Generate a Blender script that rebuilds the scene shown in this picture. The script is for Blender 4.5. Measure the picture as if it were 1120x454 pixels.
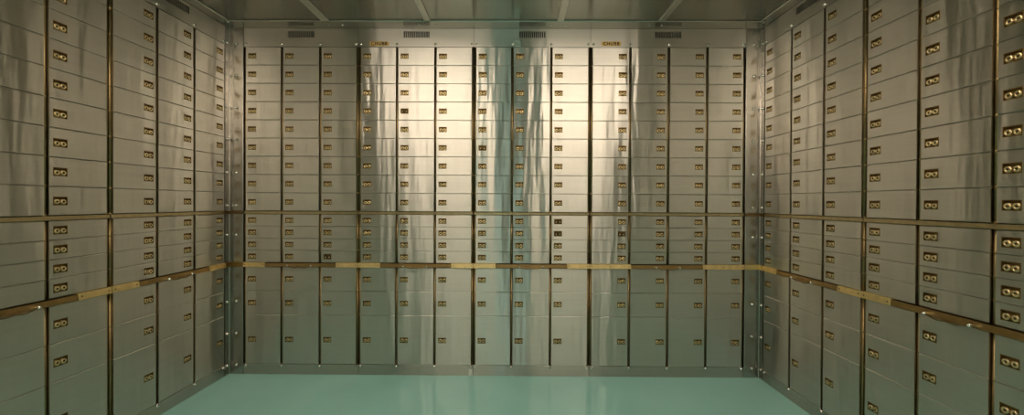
import bpy, bmesh, math, random
from mathutils import Vector, Matrix
random.seed(7)
for o in list(bpy.data.objects): bpy.data.objects.remove(o)
S = bpy.context.scene
COL = S.collection

# ------------------------------------------------------------------ camera
YAW, PIT, ROL = -0.00698, 0.00554, 0.00459
cam_d = bpy.data.cameras.new('camera'); cam = bpy.data.objects.new('camera', cam_d); COL.objects.link(cam)
cam_d.sensor_width = 36.0; cam_d.sensor_fit = 'HORIZONTAL'
cam_d.lens = 441.575 / 1120 * 36.0
cam_d.shift_y = (224.3 - 227.0) / 1120
cam_d.clip_start = 0.02; cam_d.clip_end = 60
fw = Vector((math.sin(YAW)*math.cos(PIT), math.cos(YAW)*math.cos(PIT), -math.sin(PIT)))
r0 = Vector((math.cos(YAW), -math.sin(YAW), 0)); u0 = r0.cross(fw)
rt = r0*math.cos(ROL) + u0*math.sin(ROL); up = u0*math.cos(ROL) - r0*math.sin(ROL)
M = Matrix.Identity(4)
for i in range(3):
    M[i][0] = rt[i]; M[i][1] = up[i]; M[i][2] = -fw[i]
M.translation = Vector((1.755, -2.674, 1.150))
cam.matrix_world = M
S.camera = cam

# ------------------------------------------------------------------ exposure, world
S.view_settings.view_transform = 'Standard'; S.view_settings.look = 'None'
S.view_settings.gamma = 1.0; S.view_settings.use_curve_mapping = False
S.view_settings.exposure = 0.22
W = bpy.data.worlds.new('vault_world'); S.world = W; W.use_nodes = True
W.node_tree.nodes['Background'].inputs[0].default_value = (0.010, 0.009, 0.007, 1)
W.node_tree.nodes['Background'].inputs[1].default_value = 1.0
WARM = (1.0, 0.85, 0.69)
TEAL = (0.62, 0.95, 0.88)
# ceiling luminaires and added fill lights: (x, y, size_x, size_y, watts)
LUMS = [(0.93, -1.40, 1.12, 0.24, 14.5), (2.44, -1.40, 0.93, 0.24, 12.2),
        (0.78, -3.00, 1.00, 0.24, 16), (2.60, -3.00, 1.00, 0.24, 16),  # added unseen fill pair, lifts the dim columns of the back wall
        (1.80, -5.10, 0.50, 0.50, 16)]  # added unseen lobby fill, lightens the doorway as the back wall reflects it

# ------------------------------------------------------------------ dimensions (metres, floor at z = 0)
XL, XR = -0.147, 3.374          # faces of the side nests
ZC = 2.301                      # underside of ceiling trim
ZD = 2.1785                     # top of the doors
YF = -4.30                      # wall behind the camera
ROWS = [(ZD - k*0.1211 - 0.1211, ZD - k*0.1211) for k in range(9)]
ROWS += [(1.0675 - k*0.0803 - 0.0803, 1.0675 - k*0.0803) for k in range(4)]
ROWS += [(0.557, 0.7165), (0.397, 0.557), (0.069, 0.397)]
STRIP = (1.0675, 1.0875)
BAR = (0.7165, 0.7465)

# ------------------------------------------------------------------ materials
def nodemat(name):
    m = bpy.data.materials.new(name); m.use_nodes = True
    nt = m.node_tree
    return m, nt, nt.nodes['Principled BSDF']
def steel(name, col, rough, aniso, tangent=(0, 0, 1), wave=0.0, wscale=(5, 5, 0.5), grain=True, var=0.05, gdir=(3, 3, 70), brush=0.0):
    m, nt, b = nodemat(name); N, L = nt.nodes, nt.links
    b.inputs['Metallic'].default_value = 1.0
    b.inputs['Roughness'].default_value = rough
    b.inputs['Anisotropic'].default_value = aniso
    t = N.new('ShaderNodeCombineXYZ')
    for i in range(3): t.inputs[i].default_value = tangent[i]
    if aniso: L.new(t.outputs[0], b.inputs['Tangent'])
    g = N.new('ShaderNodeNewGeometry')
    # soft mottling of the metal colour plus fine brushed grain
    mp = N.new('ShaderNodeVectorMath'); mp.operation = 'MULTIPLY'; mp.inputs[1].default_value = gdir
    L.new(g.outputs['Position'], mp.inputs[0])
    n1 = N.new('ShaderNodeTexNoise'); n1.inputs['Scale'].default_value = 1.0; n1.inputs['Detail'].default_value = 3
    L.new(mp.outputs[0], n1.inputs['Vector'])
    n2 = N.new('ShaderNodeTexNoise'); n2.inputs['Scale'].default_value = 2.2; n2.inputs['Detail'].default_value = 4
    L.new(g.outputs['Position'], n2.inputs['Vector'])
    ad = N.new('ShaderNodeMath'); ad.operation = 'ADD'
    L.new(n1.outputs['Fac'], ad.inputs[0]); L.new(n2.outputs['Fac'], ad.inputs[1])
    mr = N.new('ShaderNodeMapRange'); mr.inputs['From Min'].default_value = 0.6; mr.inputs['From Max'].default_value = 1.4
    mr.inputs['To Min'].default_value = 1-var; mr.inputs['To Max'].default_value = 1+var
    L.new(ad.outputs[0], mr.inputs['Value'])
    mx = N.new('ShaderNodeVectorMath'); mx.operation = 'SCALE'; mx.inputs[0].default_value = col
    L.new(mr.outputs[0], mx.inputs['Scale']); L.new(mx.outputs[0], b.inputs['Base Color'])
    if wave:
        mp2 = N.new('ShaderNodeVectorMath'); mp2.operation = 'MULTIPLY'; mp2.inputs[1].default_value = wscale
        L.new(g.outputs['Position'], mp2.inputs[0])
        n3 = N.new('ShaderNodeTexNoise'); n3.inputs['Scale'].default_value = 1.0; n3.inputs['Detail'].default_value = 2.5
        L.new(mp2.outputs[0], n3.inputs['Vector'])
        bp = N.new('ShaderNodeBump'); bp.inputs['Strength'].default_value = 1.0; bp.inputs['Distance'].default_value = wave
        L.new(n3.outputs['Fac'], bp.inputs['Height']); L.new(bp.outputs[0], b.inputs['Normal'])
    if brush:   # brushed grain: fine lines across the tangent that spread reflections along it
        ac = [12.0*(1-abs(t_)) + 2600.0*abs(t_) for t_ in tangent]
        mp3 = N.new('ShaderNodeVectorMath'); mp3.operation = 'MULTIPLY'; mp3.inputs[1].default_value = ac
        L.new(g.outputs['Position'], mp3.inputs[0])
        n4 = N.new('ShaderNodeTexNoise'); n4.inputs['Scale'].default_value = 1.0; n4.inputs['Detail'].default_value = 1.0
        L.new(mp3.outputs[0], n4.inputs['Vector'])
        s1 = N.new('ShaderNodeMath'); s1.operation = 'SUBTRACT'; s1.inputs[1].default_value = 0.5; L.new(n4.outputs['Fac'], s1.inputs[0])
        s2 = N.new('ShaderNodeMath'); s2.operation = 'MULTIPLY'; s2.inputs[1].default_value = brush; L.new(s1.outputs[0], s2.inputs[0])
        sv = N.new('ShaderNodeVectorMath'); sv.operation = 'SCALE'; sv.inputs[0].default_value = tangent; L.new(s2.outputs[0], sv.inputs['Scale'])
        av = N.new('ShaderNodeVectorMath'); av.operation = 'ADD'
        L.new(bp.outputs[0] if wave else g.outputs['Normal'], av.inputs[0]); L.new(sv.outputs[0], av.inputs[1])
        nn = N.new('ShaderNodeVectorMath'); nn.operation = 'NORMALIZE'; L.new(av.outputs[0], nn.inputs[0]); L.new(nn.outputs[0], b.inputs['Normal'])
    return m
def plain(name, col, rough, metal=1.0, spec=0.5):
    m, nt, b = nodemat(name); N, L = nt.nodes, nt.links
    b.inputs['Metallic'].default_value = metal; b.inputs['Roughness'].default_value = rough
    g = N.new('ShaderNodeNewGeometry'); n = N.new('ShaderNodeTexNoise'); n.inputs['Scale'].default_value = 35
    L.new(g.outputs['Position'], n.inputs['Vector'])
    mr = N.new('ShaderNodeMapRange'); mr.inputs['To Min'].default_value = 0.78; mr.inputs['To Max'].default_value = 1.22
    L.new(n.outputs['Fac'], mr.inputs['Value'])
    mx = N.new('ShaderNodeVectorMath'); mx.operation = 'SCALE'; mx.inputs[0].default_value = col
    L.new(mr.outputs[0], mx.inputs['Scale']); L.new(mx.outputs[0], b.inputs['Base Color'])
    return m
SC = (0.61, 0.585, 0.525)
M_DOOR = steel('brushed_steel_door', SC, 0.29, 1.0, wave=0.0065, wscale=(10, 10, 1.3))
M_FASC = steel('brushed_steel_fascia', (0.50, 0.475, 0.42), 0.28, 1.0, wave=0.004, wscale=(7, 7, 1))
M_POST = steel('polished_steel_post', (0.42, 0.40, 0.355), 0.26, 0.6, wave=0.003, wscale=(3, 3, 9))
M_CEIL = steel('brushed_steel_ceiling', (0.52, 0.50, 0.44), 0.24, 0.95, tangent=(0, 1, 0), wave=0.002, wscale=(5, 1, 1), gdir=(60, 4, 4))
M_EDGE = steel('steel_perimeter_trim', (0.60, 0.58, 0.52), 0.26, 0.0)
M_TRIM = steel('steel_batten', (0.74, 0.72, 0.64), 0.32, 0.0)
M_WALL = steel('steel_wall_lining', (0.50, 0.48, 0.42), 0.4, 0.6, wave=0.002)
M_BODY = plain('dark_carcass', (0.035, 0.03, 0.024), 0.6, 0.3)
M_BRONZE = plain('aged_bronze', (0.26, 0.18, 0.09), 0.36)
M_ROD = plain('hinge_bronze', (0.29, 0.21, 0.095), 0.38)
M_BRASS = plain('brass', (0.86, 0.68, 0.33), 0.42)
M_PLATE = plain('name_plate_brass', (0.62, 0.43, 0.16), 0.5)
M_BRASSD = plain('tarnished_brass', (0.36, 0.245, 0.10), 0.36)
M_LOCK = plain('lock_brass', (0.30, 0.20, 0.075), 0.45)
M_LOCKD = plain('lock_recess', (0.17, 0.11, 0.04), 0.5)
M_KEY = plain('keyhole_brass', (0.74, 0.58, 0.31), 0.33)
M_KEYD = plain('keyhole_dark', (0.10, 0.075, 0.035), 0.4)
M_BLACK = plain('black_slot', (0.012, 0.010, 0.008), 0.7, 0.0)
M_CHROME = plain('polished_bolt', (0.86, 0.84, 0.78), 0.16)
M_WHITE = plain('pale_tape', (0.72, 0.70, 0.64), 0.5, 0.0)
M_CONC = plain('outer_plaster', (0.30, 0.28, 0.26), 0.8, 0.0)

m, nt, b = nodemat('teal_floor'); N, L = nt.nodes, nt.links
b.inputs['Roughness'].default_value = 0.13; b.inputs['Specular IOR Level'].default_value = 0.5
g = N.new('ShaderNodeNewGeometry')
n = N.new('ShaderNodeTexNoise'); n.inputs['Scale'].default_value = 2.5; n.inputs['Detail'].default_value = 5
L.new(g.outputs['Position'], n.inputs['Vector'])
cr = N.new('ShaderNodeValToRGB'); cr.color_ramp.elements[0].position = 0.3; cr.color_ramp.elements[1].position = 0.75
cr.color_ramp.elements[0].color = (0.27, 0.56, 0.51, 1); cr.color_ramp.elements[1].color = (0.31, 0.62, 0.565, 1)
L.new(n.outputs['Fac'], cr.inputs[0]); L.new(cr.outputs[0], b.inputs['Base Color'])
M_FLOOR = m
def emat(name, col, st):
    m = bpy.data.materials.new(name); m.use_nodes = True; nt = m.node_tree
    nt.nodes.remove(nt.nodes['Principled BSDF'])
    e = nt.nodes.new('ShaderNodeEmission'); e.inputs[0].default_value = (*col, 1); e.inputs[1].default_value = st
    nt.links.new(e.outputs[0], nt.nodes['Material Output'].inputs[0]); return m

# ------------------------------------------------------------------ mesh helpers
def finish(name, bm, mats, parent=None, loc=(0, 0, 0), smooth=False):
    bmesh.ops.recalc_face_normals(bm, faces=bm.faces)
    me = bpy.data.meshes.new(name); bm.to_mesh(me); bm.free()
    for mt in (mats if isinstance(mats, (list, tuple)) else [mats]): me.materials.append(mt)
    if smooth:
        for p in me.polygons: p.use_smooth = True
    o = bpy.data.objects.new(name, me); COL.objects.link(o)
    o.parent = parent; o.location = loc
    return o
def link(name, me, parent, loc, rot=(0, 0, 0)):
    o = bpy.data.objects.new(name, me); COL.objects.link(o); o.parent = parent; o.location = loc; o.rotation_euler = rot
    return o
def box(bm, x0, x1, y0, y1, z0, z1, bev=0.0, mi=0):
    r = bmesh.ops.create_cube(bm, size=1.0)
    vs = r['verts']
    for v in vs:
        v.co = Vector((x0 + (v.co.x+.5)*(x1-x0), y0 + (v.co.y+.5)*(y1-y0), z0 + (v.co.z+.5)*(z1-z0)))
    fs = {f for v in vs for f in v.link_faces}
    for f in fs: f.material_index = mi
    if bev:
        es = list({e for v in vs for e in v.link_edges})
        bmesh.ops.bevel(bm, geom=es, offset=bev, segments=1, affect='EDGES', profile=0.5)
    return bm
def slope(bm, dy):      # lean the front of a bar back at the top
    zs = [v.co.z for v in bm.verts]; a, b_ = min(zs), max(zs)
    for v in bm.verts:
        if v.co.y < 0: v.co.y += dy*(v.co.z-a)/(b_-a)
def lathe(bm, prof, c, axis='y', seg=16, mi=None):
    """prof: list of (r, h) ; h runs along +axis"""
    rings = []
    for r, h in prof:
        ring = []
        for k in range(seg if r > 1e-6 else 1):
            a = 2*math.pi*k/seg
            p = (r*math.cos(a), h, r*math.sin(a)) if axis == 'y' else (r*math.cos(a), r*math.sin(a), h)
            ring.append(bm.verts.new(Vector(c) + Vector(p)))
        rings.append(ring)
    for i in range(len(rings)-1):
        a, b_ = rings[i], rings[i+1]
        for k in range(seg):
            k2 = (k+1) % seg
            vs = [a[k % len(a)], a[k2 % len(a)], b_[k2 % len(b_)], b_[k % len(b_)]]
            u = []
            for v in vs:
                if v not in u: u.append(v)
            if len(u) > 2:
                f = bm.faces.new(u)
                if mi: f.material_index = mi[i]
    return bm
def grid_plate(bm, xs, zs, holes, y0, y1):
    """plate between y0 (front) and y1 with rectangular cells missing"""
    nx, nz = len(xs)-1, len(zs)-1
    keep = lambda i, j: 0 <= i < nx and 0 <= j < nz and (i, j) not in holes
    vc = {}
    def v(i, j, y):
        k = (i, j, y)
        if k not in vc: vc[k] = bm.verts.new((xs[i], y, zs[j]))
        return vc[k]
    for i in range(nx):
        for j in range(nz):
            if not keep(i, j): continue
            bm.faces.new([v(i, j, y0), v(i+1, j, y0), v(i+1, j+1, y0), v(i, j+1, y0)])
            bm.faces.new([v(i, j, y1), v(i, j+1, y1), v(i+1, j+1, y1), v(i+1, j, y1)])
            for (di, dj, a, b_) in ((-1, 0, (i, j), (i, j+1)), (1, 0, (i+1, j), (i+1, j+1)), (0, -1, (i, j), (i+1, j)), (0, 1, (i, j+1), (i+1, j+1))):
                if not keep(i+di, j+dj):
                    bm.faces.new([v(*a, y0), v(*b_, y0), v(*b_, y1), v(*a, y1)])

# ------------------------------------------------------------------ room shell
def struct(o): o['kind'] = 'structure'; return o
X0, X1, Y1 = -0.62, 3.85, 0.47
bm = bmesh.new(); box(bm, X0, X1, YF-1.6, Y1, -0.06, 0.0); struct(finish('floor', bm, M_FLOOR))
bm = bmesh.new(); box(bm, X0, X1, Y1, Y1+0.06, 0, 2.42); struct(finish('wall_back', bm, M_CONC))
ZT = ZC + 0.009                                     # ceiling skin sits just above the battens
# ceiling, with square openings for the luminaires and fill lights
xs = sorted({X0, X1} | {l[0]-l[2]/2 for l in LUMS} | {l[0]+l[2]/2 for l in LUMS})
ys = sorted({YF-1.6, Y1} | {l[1]-l[3]/2 for l in LUMS} | {l[1]+l[3]/2 for l in LUMS})
holes = set()
for i in range(len(xs)-1):
    for j in range(len(ys)-1):
        mx_, my_ = (xs[i]+xs[i+1])/2, (ys[j]+ys[j+1])/2
        if any(abs(mx_-l[0]) < l[2]/2 and abs(my_-l[1]) < l[3]/2 for l in LUMS): holes.add((i, j))
bm = bmesh.new(); grid_plate(bm, xs, ys, holes, 0, 1)
for v in bm.verts: v.co = Vector((v.co.x, v.co.z, ZT + v.co.y*0.05))
struct(finish('ceiling', bm, M_CEIL))
# side walls: concrete shell, and a flush steel lining beyond the nests
YN = -1.5565
for side, xa, xb, xf in (('left', X0-0.06, X0, XL), ('right', X1, X1+0.06, XR)):
    bm = bmesh.new(); box(bm, xa, xb, YF-1.6, Y1, 0, 2.42)
    box(bm, *sorted((xf, xa if side == 'left' else xb)), YF, YN-0.004, 0.0, ZT-0.001)
    struct(finish('wall_'+side, bm, M_WALL))
# wall behind the camera with the vault doorway
DX0, DX1, DZ = 1.40, 2.12, 2.0
bm = bmesh.new()
box(bm, XL, DX0, YF-0.25, YF-0.02, 0, ZT-0.001, 0, 1); box(bm, DX1, XR, YF-0.25, YF-0.02, 0, ZT-0.001, 0, 1); box(bm, DX0, DX1, YF-0.25, YF-0.02, DZ, ZT-0.001, 0, 1)
for a, b_ in ((XL, DX0-0.06), (DX1+0.06, XR)):          # vertical steel panels with dark joints between them
    n = round((b_-a)/0.2535)
    for q in range(n): box(bm, a+(b_-a)*q/n+0.018, a+(b_-a)*(q+1)/n-0.018, YF-0.0199, YF, 0.02, ZT-0.02, 0.001)
struct(finish('wall_front', bm, [M_WALL, M_BODY]))
bm = bmesh.new(); box(bm, X0-.06, X1+.06, YF-1.66, YF-1.6, 0, 2.42); struct(finish('wall_lobby', bm, M_CONC))
bm = bmesh.new()
box(bm, DX0-0.06, DX0+0.03, YF-0.02, YF+0.03, 0, DZ+0.05, 0.004); box(bm, DX1-0.03, DX1+0.06, YF-0.02, YF+0.03, 0, DZ+0.05, 0.004)
box(bm, DX0+0.03, DX1-0.03, YF-0.02, YF+0.03, DZ-0.03, DZ+0.05, 0.004)
struct(finish('door_1', bm, M_TRIM))

# ceiling perimeter trim and battens
bm = bmesh.new()
box(bm, XL, XR, -0.107, 0.0, ZC, ZT-0.0005, 0.0035); struct(finish('trim_1', bm, M_EDGE))
bm = bmesh.new(); box(bm, XL, XL+0.072, YF, -0.1075, ZC, ZT-0.0005, 0.0035); struct(finish('trim_2', bm, M_EDGE))
bm = bmesh.new(); box(bm, XR-0.072, XR, YF, -0.1075, ZC, ZT-0.0005, 0.0035); struct(finish('trim_3', bm, M_EDGE))
k = 4
for xa, xb in ((0.515, 0.568), (1.172, 1.214), (2.018, 2.060), (2.660, 2.702)):
    ya = YF
    for l in sorted(LUMS, key=lambda l: l[1]):
        pass
    bm = bmesh.new(); box(bm, xa, xb, YF, -0.1075, ZC, ZT-0.0005, 0.0035)
    t = struct(finish('trim_%d' % k, bm, M_TRIM)); k += 1
scr = []
for (x, y) in ((0.54, -0.05), (0.63, -0.05), (1.13, -0.055), (1.24, -0.055), (1.985, -0.05), (2.075, -0.05), (2.62, -0.05), (2.70, -0.05), (-0.09, -0.09), (3.33, -0.09)):
    bm = bmesh.new(); lathe(bm, [(0.007, 0.0), (0.006, -0.003), (0.003, -0.0045), (0, -0.005)], (0, 0, 0), 'z', 12)
    o = finish('ceiling_screw', bm, M_CHROME, bpy.data.objects['trim_1'] if y > -0.08 else bpy.data.objects['trim_1'], (x, y, ZC), True)

# ------------------------------------------------------------------ shared part meshes
def mesh_of(name, bm, mats, smooth=False):
    o = finish(name, bm, mats, smooth=smooth); me = o.data; bpy.data.objects.remove(o); return me
LW, LH = 0.053, 0.036
bm = bmesh.new()
xs = [-LW/2, -LW/2+0.0025, LW/2-0.0025, LW/2]; zs = [-LH/2, -LH/2+0.0025, LH/2-0.0025, LH/2]
grid_plate(bm, xs, zs, {(1, 1)}, -0.0008, 0.0115)
box(bm, xs[1], xs[2], 0.0105, 0.0115, zs[1], zs[2], 0, 1)
ME_LOCK = mesh_of('lock_plate', bm, [M_LOCK, M_LOCKD])
def keyhole(ma, mb):
    bm = bmesh.new()
    lathe(bm, [(0.0112, 0.0105), (0.0112, 0.0004), (0.0100, -0.0016), (0.0065, -0.0022), (0.0042, -0.0014), (0.0036, 0.0018), (0, 0.0018)], (0, 0, 0), 'y', 18, [0, 0, 0, 0, 1, 1])
    box(bm, -0.0011, 0.0011, -0.0016, -0.0006, -0.0080, -0.0040, 0, 1)
    return mesh_of('keyhole_cover', bm, [ma, mb], True)
ME_KEY = keyhole(M_KEY, M_KEYD); ME_KEYD = keyhole(M_KEYD, M_KEY)
GAP = 0.0085
_dc = {}
def door_mesh(w, h, lx):
    key = (round(w, 4), round(h, 4), round(lx, 4))
    if key in _dc: return _dc[key]
    bm = bmesh.new(); bv = 0.0026; bx = 0.0008; T = 0.012
    X, Z = w/2, h/2
    B = [bm.verts.new(p) for p in ((-X, T, -Z), (X, T, -Z), (X, T, Z), (-X, T, Z))]
    C = [bm.verts.new(p) for p in ((-X, bv, -Z), (X, bv, -Z), (X, bv, Z), (-X, bv, Z))]
    D = [bm.verts.new(p) for p in ((-X+bx, 0, -Z+bv), (X-bx, 0, -Z+bv), (X-bx, 0, Z-bv), (-X+bx, 0, Z-bv))]
    hw, hh = LW/2-0.001, LH/2-0.001
    H = [bm.verts.new(p) for p in ((lx-hw, 0, -hh), (lx+hw, 0, -hh), (lx+hw, 0, hh), (lx-hw, 0, hh))]
    K = [bm.verts.new(p) for p in ((lx-hw, .0118, -hh), (lx+hw, .0118, -hh), (lx+hw, .0118, hh), (lx-hw, .0118, hh))]
    bm.faces.new(B)
    bm.faces.new(K)
    for i in range(4):
        j = (i+1) % 4
        bm.faces.new([B[i], B[j], C[j], C[i]]); bm.faces.new([C[i], C[j], D[j], D[i]])
        bm.faces.new([D[i], D[j], H[j], H[i]]); bm.faces.new([H[i], H[j], K[j], K[i]])
    _dc[key] = mesh_of('box_door', bm, [M_DOOR]); return _dc[key]
def rod_mesh(z0, z1):
    bm = bmesh.new()
    lathe(bm, [(0.0001, z0), (0.0060, z0), (0.0060, z1), (0.0001, z1)], (0, 0, 0), 'z', 12)
    zb = [a for a, _ in ROWS if z0 < a < z1]
    for z in zb: lathe(bm, [(0.0060, z-0.006), (0.0070, z-0.005), (0.0070, z+0.005), (0.0060, z+0.006)], (0, 0, 0), 'z', 12)
    return mesh_of('hinge_rod', bm, [M_ROD], True)
SEGS = [(STRIP[1]+0.001, ZD), (BAR[1]+0.001, STRIP[0]-0.001), (0.069, BAR[0]-0.001)]
ME_ROD = [rod_mesh(*s) for s in SEGS]
bm = bmesh.new(); lathe(bm, [(0.0088, 0.0), (0.0088, -0.003), (0.0076, -0.0062), (0.0045, -0.0085), (0, -0.0092)], (0, 0, 0), 'y', 14)
ME_BOLT = mesh_of('dome_bolt', bm, [M_CHROME], True)
bm = bmesh.new(); lathe(bm, [(0.0035, 0.0), (0.0030, -0.0012), (0, -0.0014)], (0, 0, 0), 'y', 10, [0, 0]); box(bm, -0.0026, 0.0026, -0.0017, -0.0013, -0.0004, 0.0004)
ME_SCREW = mesh_of('plate_screw', bm, [M_BRONZE])
# drop handle: two ball posts and a drooping bar
bm = bmesh.new()
pts = []
for i in range(25):
    u = i/24; x = -0.078 + 0.156*u
    s = abs(2*u-1)
    z = -0.002 - 0.008*(1 - s**3)*1.0 + 0.003*math.cos(4*math.pi*u)*(1-s)
    pts.append(Vector((x, -0.014 - 0.004*(1-s), z)))
prev = None
for i, p in enumerate(pts):
    r = 0.0036 + 0.0010*math.cos(2*math.pi*(i/24-0.5))
    ring = [bm.verts.new(p + Vector((0, r*math.cos(a), r*math.sin(a)))) for a in [2*math.pi*q/10 for q in range(10)]]
    if prev:
        for q in range(10): bm.faces.new([prev[q], prev[(q+1) % 10], ring[(q+1) % 10], ring[q]])
    else: bm.faces.new(ring)
    prev = ring
bm.faces.new(prev)
for sx in (-1, 1):
    lathe(bm, [(0.0052, 0.0), (0.0046, -0.008), (0.0062, -0.011), (0.0068, -0.015), (0.0056, -0.0195), (0.003, -0.0220), (0, -0.0225)], (sx*0.078, 0, 0), 'y', 14, [1]*6)
ME_HANDLE = mesh_of('drop_handle', bm, [M_BRONZE, M_CHROME], True)

def text_mesh(txt, size):
    cu = bpy.data.curves.new('lettering', 'FONT'); cu.body = txt; cu.size = size; cu.align_x = 'CENTER'; cu.align_y = 'CENTER'
    cu.extrude = 0.0004; cu.space_character = 1.15; cu.offset = size*0.03
    o = bpy.data.objects.new('lettering', cu); COL.objects.link(o)
    dg = bpy.context.evaluated_depsgraph_get(); me = bpy.data.meshes.new_from_object(o.evaluated_get(dg))
    bpy.data.objects.remove(o); me.name = 'lettering'
    me.materials.clear(); me.materials.append(M_BLACK)
    me.transform(Matrix.Rotation(math.radians(90), 4, 'X'))
    return me

# ------------------------------------------------------------------ one nest of deposit boxes
def nest(label, origin, rz, bounds, sides, skip_ends=(False, False), chubb=None, dark=(), group=None):
    """bounds: local x of the column boundaries; sides: 'l'/'r' lock side per column. Front face is local y = 0."""
    root = bpy.data.objects.new('deposit_box_cabinet', None); COL.objects.link(root)
    root.empty_display_size = 0.2
    root.location = origin; root.rotation_euler = (0, 0, rz)
    root['label'] = label; root['category'] = 'deposit box cabinet'
    if group: root['group'] = group
    xa, xb = bounds[0]+0.0012, bounds[-1]-0.0012; xc = (xa+xb)/2
    bm = bmesh.new(); box(bm, xa, xb, 0.020, 0.40, 0.0, ZC-0.001)
    body = finish('carcass', bm, M_BODY, root)
    # top fascia with its row of vent slots cut through
    z0, z1 = ZD+0.001, ZC-0.0005
    va, vb, n = xc-0.088, xc+0.088, 13
    pw = (vb-va)/n
    fa, fb = va-0.012, vb+0.012; ga, gb = 2.236, 2.288
    bm = bmesh.new(); grid_plate(bm, [xa, fa, fb, xb], [z0, ga, gb, z1], {(1, 1)}, 0.0, 0.015)
    finish('fascia', bm, M_FASC, root)
    xs = [fa]; h = set()
    for q in range(n):
        xs += [va+q*pw+pw*0.22, va+q*pw+pw*0.84]; h.add((2*q+1, 1))
    xs.append(fb)
    bm = bmesh.new(); grid_plate(bm, xs, [ga, 2.2405, 2.2835, gb], h, 0.0, 0.015)
    finish('vent_grille', bm, M_FASC, root)
    bm = bmesh.new(); box(bm, xa, xb, 0.0, 0.018, 0.0, 0.068, 0.0008)
    finish('plinth', bm, M_FASC, root)
    # doors
    nb = len(bounds)
    half = lambda i: 0.0148 if i in (0, nb-1) else 0.0078
    for c in range(nb-1):
        l, r = bounds[c]+half(c), bounds[c+1]-half(c+1)
        if c == 0 and skip_ends[0]: l = bounds[0]+0.004
        if c == nb-2 and skip_ends[1]: r = bounds[-1]-0.004
        for q, (za, zb) in enumerate(ROWS):
            w, hgt = r-l, (zb-za)-0.0010
            cx = (l+r)/2
            lockx = (l+0.042) if sides[c] == 'l' else (r-0.042)
            lx = lockx-cx
            amp = 1.0 if q < 13 else 0.6
            d = link('box_door', door_mesh(w, hgt, lx), root, (cx, 0, (za+zb)/2),
                     (math.radians(random.gauss(0, 0.16)*amp), 0, math.radians(random.gauss(0, 0.10)*amp)))
            link('lock_plate', ME_LOCK, d, (lx, 0, 0))
            dk = (c, q) in dark
            for s in (-1, 1):
                k_ = link('keyhole_cover', ME_KEYD if dk else ME_KEY, d, (lx+s*0.0122, 0.0006, -0.0035), (0, random.uniform(-0.5, 0.5), 0))
                if dk: k_['label'] = 'blackened keyhole cover'
    # hinge rods
    for i, bx in enumerate(bounds):
        if (i == 0 and skip_ends[0]) or (i == nb-1 and skip_ends[1]): continue
        dx = 0.0086 if i == 0 else (-0.0086 if i == nb-1 else 0)
        for me in ME_ROD: link('hinge_rod', me, root, (bx+dx, 0.0110, 0))
        px = bx + (0.017 if i == 0 else (-0.017 if i == nb-1 else 0))
        for z in (2.196, 0.059): link('dome_bolt', ME_BOLT, root, (px, 0, z))
    for i in (0, nb-1):
        if skip_ends[0 if i == 0 else 1]:
            for z in (2.196, 0.059): link('dome_bolt', ME_BOLT, root, (bounds[i]+(0.014 if i == 0 else -0.014), 0, z))
    # thin band between ninth and tenth row
    bm = bmesh.new()
    box(bm, xa+0.002, xb-0.002, -0.003, 0.019, STRIP[0]+0.0015, STRIP[1]-0.0015, 0.0015)
    finish('brass_band', bm, M_BRASSB, root)
    # brass rail with pull-out ledge in the middle
    sh = 0.236
    for s, (pa, pb) in ((-1, (xa, xc-sh)), (1, (xc+sh, xb))):
        bm = bmesh.new(); box(bm, pa, pb, -0.012, 0.019, BAR[0], BAR[1], 0.0012); slope(bm, 0.004)
        pl = finish('rail_plate', bm, M_BRASS, root)
        sxs = [pa+0.014, pb-0.014] + ([(pa+pb)/2] if pb-pa > 0.2 else [])
        for x in sxs: link('plate_screw', ME_SCREW, pl, (x, -0.010, (BAR[0]+BAR[1])/2))
    bm = bmesh.new(); box(bm, xc-sh+0.002, xc+sh-0.002, -0.009, 0.019, BAR[0]+0.002, BAR[1]-0.004, 0.001); slope(bm, 0.003)
    led = finish('ledge_front', bm, M_BRASSD, root)
    link('drop_handle', ME_HANDLE, led, (xc, -0.009, (BAR[0]+BAR[1])/2-0.004))
    if chubb is not None:
        bm = bmesh.new()
        cxx, czz = chubb; a, hh, rr = 0.066, 0.0145, 0.012
        vs = []
        for sx, sz, a0 in ((1, 1, 0), (-1, 1, 90), (-1, -1, 180), (1, -1, 270)):
            for q in range(5):
                an = math.radians(a0 + q*22.5)
                vs.append((sx*(a-rr)+rr*math.cos(an), sz*(hh-rr)+rr*math.sin(an)))
        f0 = [bm.verts.new((x, -0.003, z)) for x, z in vs]; f1 = [bm.verts.new((x, 0.0, z)) for x, z in vs]
        bm.faces.new(f0)
        for i in range(len(vs)): j = (i+1) % len(vs); bm.faces.new([f0[i], f0[j], f1[j], f1[i]])
        pl = finish('name_plate', bm, M_PLATE, root, (cxx, 0, czz))
        pl['label'] = 'small brass plate reading CHUBB'
        link('lettering', ME_TEXT, pl, (0, -0.0033, -0.001))
    return root
M_BRASSB = plain('worn_band_brass', (0.62, 0.50, 0.29), 0.30)
ME_TEXT = text_mesh('CHUBB', 0.030)

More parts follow.
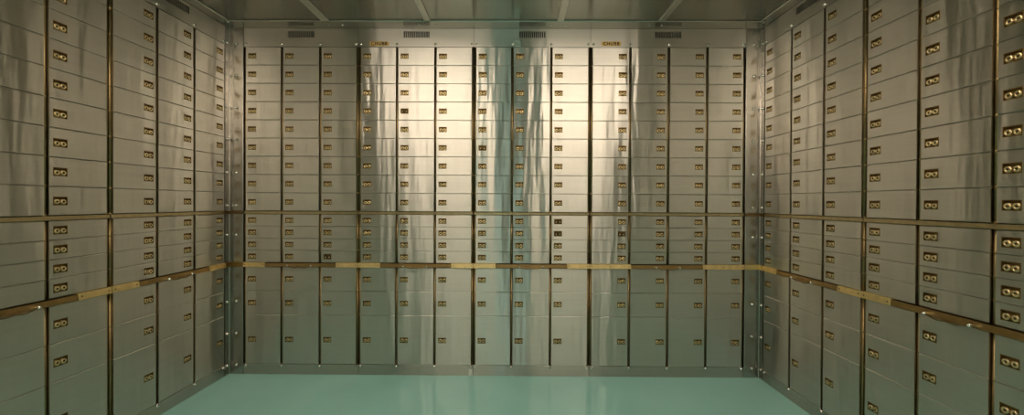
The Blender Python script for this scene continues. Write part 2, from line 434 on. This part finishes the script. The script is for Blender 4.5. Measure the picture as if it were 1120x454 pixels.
GB, GL, GR = 'cabinets of deposit boxes along the back wall', 'cabinets of deposit boxes along the left wall', 'cabinets of deposit boxes along the right wall'
def back(label, bs, sides, **kw):
    mid = (bs[0]+bs[-1])/2
    return nest(label, (mid, 0, 0), 0, [b_-mid for b_ in bs], sides, group=GB, **kw)
n1 = back('three-column steel deposit box cabinet in the left corner of the back wall',
          [-0.050, 0.2055, 0.4605, 0.7165], 'lll', dark=[(2, 12)])
n2 = back('three-column steel deposit box cabinet under the left one of the two brass name plates',
          [0.7165, 0.9710, 1.2255, 1.4815], 'lll', chubb=(0.853-1.099, 2.200), dark=[(1, 3)])
n3 = back('steel deposit box cabinet of the back wall between the two with brass name plates',
          [1.4815, 1.7350, 1.9920, 2.2510], 'lll', dark=[(0, 5), (2, 9), (2, 10)])
n4 = back('four-column steel deposit box cabinet at the right end of the back wall',
          [2.2510, 2.5130, 2.7660, 3.0190, 3.2710], 'rrrr', chubb=(2.386-2.761, 2.202), dark=[(0, 10)])
def sidew(label, which, ys, sides, **kw):
    mid = (ys[0]+ys[-1])/2
    if which == 'L':     # local x -> +y ; ys given from the corner outward (decreasing)
        return nest(label, (XL, mid, 0), math.radians(90), [y-mid for y in reversed(ys)], sides, group=GL, **kw)
    return nest(label, (XR, mid, 0), math.radians(-90), [-(y-mid) for y in ys], sides, group=GR, **kw)
sidew('steel deposit box cabinet on the left wall, next to the corner post', 'L', [-0.040, -0.291, -0.540, -0.790], 'rrr', skip_ends=(False, True))
sidew('steel deposit box cabinet on the left wall nearest the viewer, running out of the picture', 'L', [-0.790, -1.047, -1.301, -1.555], 'lll')
sidew('steel deposit box cabinet on the right wall, next to the corner post', 'R', [-0.040, -0.291, -0.543, -0.790], 'lll', skip_ends=(True, False))
sidew('steel deposit box cabinet on the right wall nearest the viewer, running out of the picture', 'R', [-0.790, -1.042, -1.297, -1.555], 'lll')

# small grey clip plate and pale tab
bm = bmesh.new(); box(bm, -0.026, 0.026, -0.006, 0, -0.021, 0.021, 0.002); lathe(bm, [(0.006, -0.006), (0.005, -0.009), (0, -0.0095)], (-0.021, 0, -0.004), 'y', 12)
o = finish('clip_plate', bm, M_CHROME, n3, (1.766-1.866, -0.0002, 2.203)); o['label'] = 'small shiny grey clip plate over the bolt'
bm = bmesh.new(); box(bm, -0.012, 0.012, -0.0012, 0, -0.022, 0.022)
o = finish('tape_tab', bm, M_WHITE, n2, (1.466-1.099, -0.0002, 0.024)); o['label'] = 'pale tab stuck to the plinth'

# ------------------------------------------------------------------ corner posts
def corner(label, s, xw, xf):
    """s=+1 left corner (post runs from side face xw to back nest xf)"""
    root = bpy.data.objects.new('corner_post', None); COL.objects.link(root); root.location = (xw, 0, 0); root['label'] = label; root['category'] = 'corner post'
    w = abs(xf-xw)-0.003
    for za, zb, nm in ((STRIP[1]+0.001, ZC-0.001, 'angle_panel'), (BAR[1]+0.001, STRIP[0]-0.001, 'angle_panel'), (0.0, BAR[0]-0.001, 'angle_panel')):
        bm = bmesh.new()
        prof = [(0.002, -0.0385), (0.002, -0.004), (0.006, 0.0), (w-0.002, 0.0), (w, 0.002), (w, 0.016), (-0.004, 0.016), (-0.014, 0.006), (-0.014, -0.0385)]
        a = [bm.verts.new((s*x, y, za)) for x, y in prof]; b_ = [bm.verts.new((s*x, y, zb)) for x, y in prof]
        bm.faces.new(a); bm.faces.new(b_)
        for i in range(len(prof)): j = (i+1) % len(prof); bm.faces.new([a[i], a[j], b_[j], b_[i]])
        finish(nm, bm, M_POST, root)
    for za, zb, nm, mt in ((STRIP[0], STRIP[1], 'joint_band', M_BRONZE), (BAR[0], BAR[1], 'rail_angle', M_BRASSD if s > 0 else M_BRASS)):
        bm = bmesh.new(); e = 0.003 if nm == 'joint_band' else 0.009
        prof = [(0.002+e, -0.038), (0.002+e, -e), (w, -e), (w, 0.014), (-0.012, 0.014), (-0.012, -0.038)]
        a = [bm.verts.new((s*x, y, za)) for x, y in prof]; b_ = [bm.verts.new((s*x, y, zb)) for x, y in prof]
        bm.faces.new(a); bm.faces.new(b_)
        for i in range(len(prof)): j = (i+1) % len(prof); bm.faces.new([a[i], a[j], b_[j], b_[i]])
        finish(nm, bm, mt, root)
    for z in (2.196, 1.988, 1.773, 1.564, 1.342, 1.125, 0.930, 0.486, 0.274, 0.062):
        link('dome_bolt', ME_BOLT, root, (s*0.050, 0, z))
        link('dome_bolt', ME_BOLT, root, (s*0.0020, -0.022, z), (0, 0, s*math.radians(90)))
    return root
corner('polished steel corner post with dome bolts in the left back corner', 1, XL, -0.050)
corner('polished steel corner post with dome bolts in the right back corner', -1, XR, 3.271)

# ------------------------------------------------------------------ ceiling luminaires and added fill lights
for i, (x, y, sx, sy, w) in enumerate(LUMS):
    root = bpy.data.objects.new('ceiling_light', None); COL.objects.link(root); root.location = (x, y, ZT)
    root['label'] = ('warm rectangular ceiling light above the left half of the vault', 'warm rectangular ceiling light above the right half of the vault',
                     'added unseen rectangular fill light left of the doorway', 'added unseen rectangular fill light right of the doorway',
                     'added unseen square fill light in the lobby behind the doorway')[i]
    root['category'] = 'ceiling light'
    bm = bmesh.new(); hx, hy = sx/2-0.001, sy/2-0.001
    for a in ((-hx, hx, -hy, -hy+0.012), (-hx, hx, hy-0.012, hy), (-hx, -hx+0.012, -hy+0.012, hy-0.012), (hx-0.012, hx, -hy+0.012, hy-0.012)):
        box(bm, *a, -0.004, 0.03)
    finish('frame', bm, M_TRIM, root)
    bm = bmesh.new(); box(bm, -hx+0.012, hx-0.012, -hy+0.012, hy-0.012, -0.065, 0.020, 0.01)
    area = (2*hx-0.024)*(2*hy-0.024) + 0.06*4*(hx+hy)
    finish('diffuser', bm, emat('diffuser_glow_%d' % i, WARM, w/(area*math.pi)), root)

# added glowing panel, stands in for an unseen teal source behind the camera
root = bpy.data.objects.new('teal_source_panel', None); COL.objects.link(root); root.location = (1.50, YF-0.12, 0)
root['label'] = 'tall glowing panel added in the vault doorway for an unseen teal source'; root['category'] = 'light panel'
bm = bmesh.new()
for a in ((-0.07, -0.06, 0.05, 1.95), (0.06, 0.07, 0.05, 1.95), (-0.07, 0.07, 0.0, 0.05), (-0.07, 0.07, 1.95, 1.99)): box(bm, a[0], a[1], -0.02, 0.02, a[2], a[3])
finish('frame', bm, M_TRIM, root)
bm = bmesh.new(); box(bm, -0.0595, 0.0595, -0.01, 0.01, 0.051, 1.949); finish('glass', bm, emat('teal_glow', TEAL, 1.9), root)
